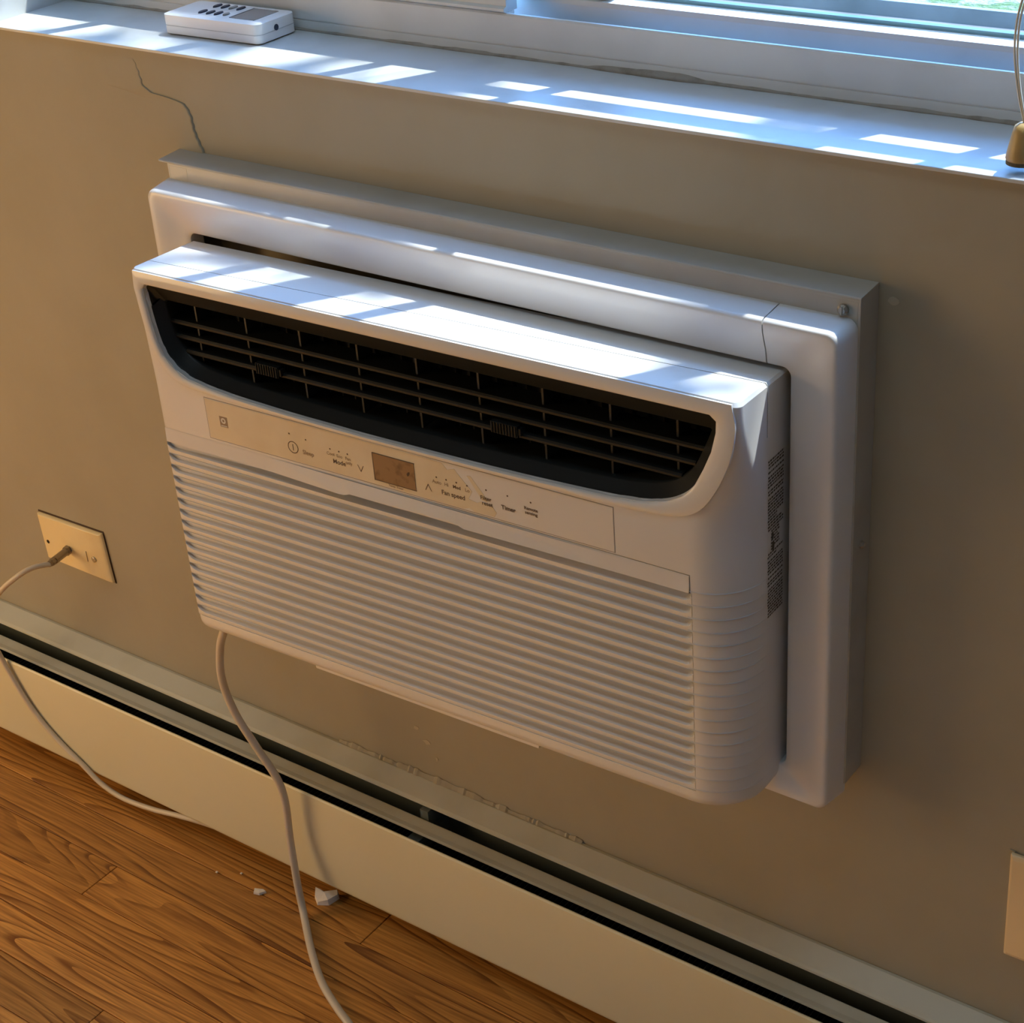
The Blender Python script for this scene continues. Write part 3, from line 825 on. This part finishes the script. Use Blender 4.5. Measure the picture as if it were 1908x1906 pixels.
cx = [(-.6290, -.0300, -.2790), (-.6240, -.0420, -.2780), (-.6330, -.0600, -.2763), (-.6455, -.0750, -.2846), (-.6678, -.0850, -.3054), (-.6950, -.0900, -.340), (-.7130, -.0860, -.375), (-.7123, -.0780, -.4083), (-.7017, -.0770, -.4351), (-.6761, -.0765, -.4761), (-.6424, -.0765, -.5062),
      (-.6022, -.0765, -.5296), (-.5756, -.0765, -.5455), (-.5404, -.0762, -.5530), (-.4938, -.0745, -.5500), (-.4500, -.0720, -.5430), (-.4131, -.0660, -.5425), (-.36, -.055, -.548)]
coax = empty('coaxial_cable', (-.629, -.03, -.279)); tag(coax, 'beige coaxial cable looping from the ivory plate down to the heater', 'cable')
bm = bmesh.new(); tube(bm, smooth_path(cx[1:], 8), .0031, 12)
link('jacket', bm, M['coax'], coax, smooth=True, off=(.629, .03, .279))
bm = bmesh.new(); tube(bm, [(-.6285, -.0290, -.2793), (-.6255, -.0400, -.2783)], .0043, 6); tube(bm, [(-.6258, -.0385, -.2784), (-.6245, -.0440, -.2778)], .0037, 12)
link('connector', bm, M['nickel'], coax, off=(.629, .03, .279))

# right-hand cover plate
rpz = empty('cover_plate', (.515, 0, -.3306)); tag(rpz, 'plain ivory cover plate low on the wall right of the air conditioner', 'wall plate')
bm = bmesh.new()
c4 = [(.4756, -.2259), (.5456, -.2250), (.5470, -.3297), (.4772, -.3306)]; ctr = Vector((.511, -.278))
a = [bm.verts.new((x, -.0006, z)) for x, z in c4]; b = [bm.verts.new((x, -.0040, z)) for x, z in c4]
c = [bm.verts.new((*(lambda P: (P.x, -.0060, P.y))(Vector(p).lerp(ctr, .07)),)) for p in c4]
for u, v in ((a, b), (b, c)):
    for k in range(4): bm.faces.new((u[k], u[(k+1) % 4], v[(k+1) % 4], v[k]))
bm.faces.new(a); bm.faces.new(c)
link('plate', bm, M['ivory2'], rpz, off=(-.515, 0, .3306), bevel=.001)
for z in (-.247, -.309):
    bm = bmesh.new(); tube(bm, [(.511, -.0058, z), (.511, -.0072, z)], .0032, 12); link('screw', bm, M['screw'], rpz, off=(-.515, 0, .3306))
bm = bmesh.new(); prism_y(bm, [(.4738, -.2245), (.478, -.2250), (.4762, -.27), (.4768, -.3312), (.4745, -.3320), (.4735, -.28)], -.0012, .0002)
link('paint_gap', bm, M['wall'], rpz, off=(-.515, 0, .3306))

# ---------------------------------------------------------------- remote control on the sill
RL, RW, RH = .1165, .0510, .0185
c, rz = Vector((-.3265, .0660)), math.radians(1.5)
rm = empty('remote_control', (c.x, c.y, SZ+.0004), rz); tag(rm, 'white remote control with navy buttons lying on the window sill', 'remote control')
def rr_box(bm, w, d, z0, z1, r, chamf):
    lv = [(z0, .002), (z0+.0012, 0), (z1-chamf, 0), (z1-chamf*.3, -.0), (z1, chamf*.9)]
    rings = []
    for z, ins in lv:
        rings.append([bm.verts.new((x, y, z)) for x, y in rrect(-w/2+ins, w/2-ins, -d/2+ins, d/2-ins, max(.001, r-ins), 5)])
    for a, b in zip(rings, rings[1:]):
        m = len(a)
        for k in range(m): bm.faces.new((a[k], a[(k+1) % m], b[(k+1) % m], b[k]))
    bm.faces.new(rings[0]); bm.faces.new(rings[-1][::-1])
bm = bmesh.new(); rr_box(bm, RL, RW, 0, RH, .007, .003)
rs = link('shell', bm, M['remote'], rm, smooth=True); rs.data.set_sharp_from_angle(angle=math.radians(40))
bm = bmesh.new(); rr_box(bm, RL+.0003, RW+.0003, .0075, .0081, .007, .0001)
link('shell_seam', bm, mat('remote_seam', (.5, .52, .55), .5), rm)
bm = bmesh.new(); box(bm, .018, .046, -.016, .017, RH-.0004, RH+.0004); link('screen', bm, M['screen'], rm)
bm = bmesh.new(); box(bm, .0165, .018, -.016, .017, RH-.0004, RH+.0005); link('screen_edge', bm, M['button'], rm)
for rw, yy in ((0, -.0085), (1, .0120)):
    for i, x in enumerate((-.022, -.0125, -.003, .0065)):
        n = 14; bm = bmesh.new(); ly = .0062 if not (rw == 0 and i == 3) else .0045
        xx = x+(0 if rw == 0 else -.001)
        r0 = [bm.verts.new((xx+.0026*math.cos(2*math.pi*k/n), yy+ly*math.sin(2*math.pi*k/n), RH-.0003)) for k in range(n)]
        r1 = [bm.verts.new((xx+.0022*math.cos(2*math.pi*k/n), yy+ly*.9*math.sin(2*math.pi*k/n), RH+.0012)) for k in range(n)]
        for k in range(n): bm.faces.new((r0[k], r0[(k+1) % n], r1[(k+1) % n], r1[k]))
        bm.faces.new(r1)
        link('button', bm, M['screen'] if (rw, i) in ((0, 3), (1, 2)) else M['button'], rm)
bm = bmesh.new(); tube(bm, [(RL/2-.001, -.002, .0105), (RL/2+.0004, -.002, .0105)], .0028, 14); link('sensor_hole', bm, M['button'], rm)

# ---------------------------------------------------------------- blind cord with wooden tassel
tz, ty, txx = .3260, .012, .4345
ts = empty('blind_cord', (txx, ty, tz)); tag(ts, 'blind pull cord ending in a wooden tassel above the window sill', 'blind cord')
bm = bmesh.new()
prf = [(.0098, 0), (.0104, .0015), (.0100, .004), (.0086, .011), (.0072, .018), (.0060, .0225), (.0030, .0245)]
rings = [[bm.verts.new((r*math.cos(2*math.pi*k/24), r*math.sin(2*math.pi*k/24), z)) for k in range(24)] for r, z in prf]
for a, b in zip(rings, rings[1:]):
    for k in range(24): bm.faces.new((a[k], a[(k+1) % 24], b[(k+1) % 24], b[k]))
bm.faces.new(rings[0][::-1]); bm.faces.new(rings[-1])
t1 = link('tassel', bm, M['wood_t'], ts, smooth=True)
t2 = t1.copy(); COL.objects.link(t2); t2.parent = ts; t2.location = (.0135, .009, .0110)
bm = bmesh.new(); tube(bm, [(0, 0, -.0022), (0, 0, .0004)], .0100, 24); link('tassel_base', bm, M['felt'], ts)
bm = bmesh.new(); tube(bm, smooth_path([(0, 0, .0235), (-.006, 0, .045), (-.0105, .001, .070), (-.0105, .003, .092), (-.006, .005, .110), (.000, .006, .122)], 8), .0008, 8)
tube(bm, smooth_path([(.001, 0, .0235), (-.0045, 0, .045), (-.0085, .001, .070), (-.0085, .003, .092), (-.004, .005, .110), (.0005, .006, .122)], 8), .0008, 8)
tube(bm, smooth_path([(.0130, .009, .034), (.0095, .005, .055), (.007, .001, .080), (.005, .004, .105), (.001, .006, .122)], 8), .0009, 8)
link('cord_loop', bm, M['nylon'], ts, smooth=True)
bm = bmesh.new()
for i in range(3):
    a = i*.8
    tube(bm, smooth_path([(-.003+.002*i, .006, .112), (.003*math.cos(a), .004, .121), (-.002+.001*i, .008, .130), (.002, .006, .138)], 8), .0016, 8)
link('cord_knot', bm, M['nylon'], ts, smooth=True)
bm = bmesh.new(); tube(bm, [(.001, .006, .13), (.003, .006, .3), (.004, .01, 1.25)], .0011, 8); tube(bm, [(.003, .006, .13), (.006, .006, .3), (.008, .01, 1.25)], .0009, 8)
link('cord', bm, M['nylon'], ts, smooth=True)

# ---------------------------------------------------------------- flakes on the floor
def flake(name, loc, pts, h, label, rz=0):
    bm = bmesh.new(); n = len(pts); rnd = random.Random(5)
    cx_ = sum(p[0] for p in pts)/n; cy_ = sum(p[1] for p in pts)/n
    a = [bm.verts.new((x, y, 0)) for x, y in pts]; b = [bm.verts.new((x*.92, y*.92, h*(.45+.55*rnd.random()))) for x, y in pts]
    t = bm.verts.new((cx_, cy_, h))
    for k in range(n):
        bm.faces.new((a[k], a[(k+1) % n], b[(k+1) % n], b[k])); bm.faces.new((b[k], b[(k+1) % n], t))
    bm.faces.new(a[::-1])
    o = link(name, bm, M['paper']); o.location = loc; o.rotation_euler = (0, 0, rz); tag(o, label, 'debris'); return o
flake('plaster_flake', (-.2370, -.0700, FZ+.0004), [(-.016, .004), (-.008, .004), (-.002, .003), (.010, .013), (.015, .008), (.012, -.006), (.001, -.012), (-.009, -.005)], .0075, 'largest white plaster flake on the floor, right of the power cord')
flake('plaster_flake', (-.3040, -.1010, FZ+.0004), [(-.007, .001), (.003, .005), (.008, .004), (.004, -.003), (-.003, -.005)], .003, 'small pale flake on the floor left of the power cord')
for x, y, l in ((-.3660, -.1020, 'tiny white crumb on the floor, leftmost of the flakes'), (-.3412, -.0890, 'tiny white crumb on the floor beside the heater, right of the leftmost crumb')):
    flake('plaster_flake', (x, y, FZ+.0004), [(-.0014, -.001), (.0012, -.0012), (.0014, .001), (-.001, .0013)], .0012, l)

# ---------------------------------------------------------------- outdoors
gz = -1.4
tag(link('lawn', B(-14, 14, .5, 24, gz-.1, gz), M['grass']), kind='structure')
tag(link('ground_path', B(-14, 6, 3.2, 4.1, gz-.02, gz+.01), M['path']), kind='structure')

rnd = random.Random(11)
tree = empty('tree', (1.75, 3.1, gz)); tag(tree, 'leafy tree on the lawn outside the window', 'tree')
TOo = (-1.75, -3.1, -gz)
bm = bmesh.new(); tube(bm, smooth_path([(1.75, 3.1, gz-.05), (1.70, 3.05, .6), (1.62, 2.9, 2.4), (1.2, 2.2, 3.6), (.6, 1.4, 3.9)], 6), lambda s: .13*(1-s)+.012, 10)
link('trunk', bm, M['bark'], tree, off=TOo, smooth=True)
bm = bmesh.new()
def leaf(p, L):
    a = Vector((rnd.gauss(0, 1), rnd.gauss(0, 1), rnd.gauss(0, .5))).normalized(); b = a.cross(Vector((rnd.gauss(0, .4), rnd.gauss(0, .4), 1))).normalized(); c = a.cross(b)*.12
    pts = [p-a*L, p-a*L*.3+b*L*.42+c*L, p+a*L*.45+b*L*.34, p+a*L, p+a*L*.45-b*L*.34, p-a*L*.3-b*L*.42+c*L]
    bm.faces.new([bm.verts.new(q) for q in pts])
for cx_, sx, n_, y0, y1 in [(-.36, .085, 230, -.55, .12), (-.020, .014, 16, -.02, .10), (.262, .020, 26, -.10, .10), (.52, .09, 200, -.6, .12), (.10, .03, 30, -.35, -.12), (.75, .15, 200, -.6, .12), (1.05, .2, 250, -.6, .12), (-.17, .03, 14, -.02, .10)]:
    for _ in range(n_):
        T = rnd.uniform(1.15, 1.75); xs = rnd.gauss(cx_, sx); ys = rnd.uniform(y0, y1)
        leaf(Vector((xs+.58*T, ys+T, SZ+2.45*T)), rnd.uniform(.022, .038))
tag(link('foliage', bm, M['leaf'], tree, off=TOo), kind='stuff')
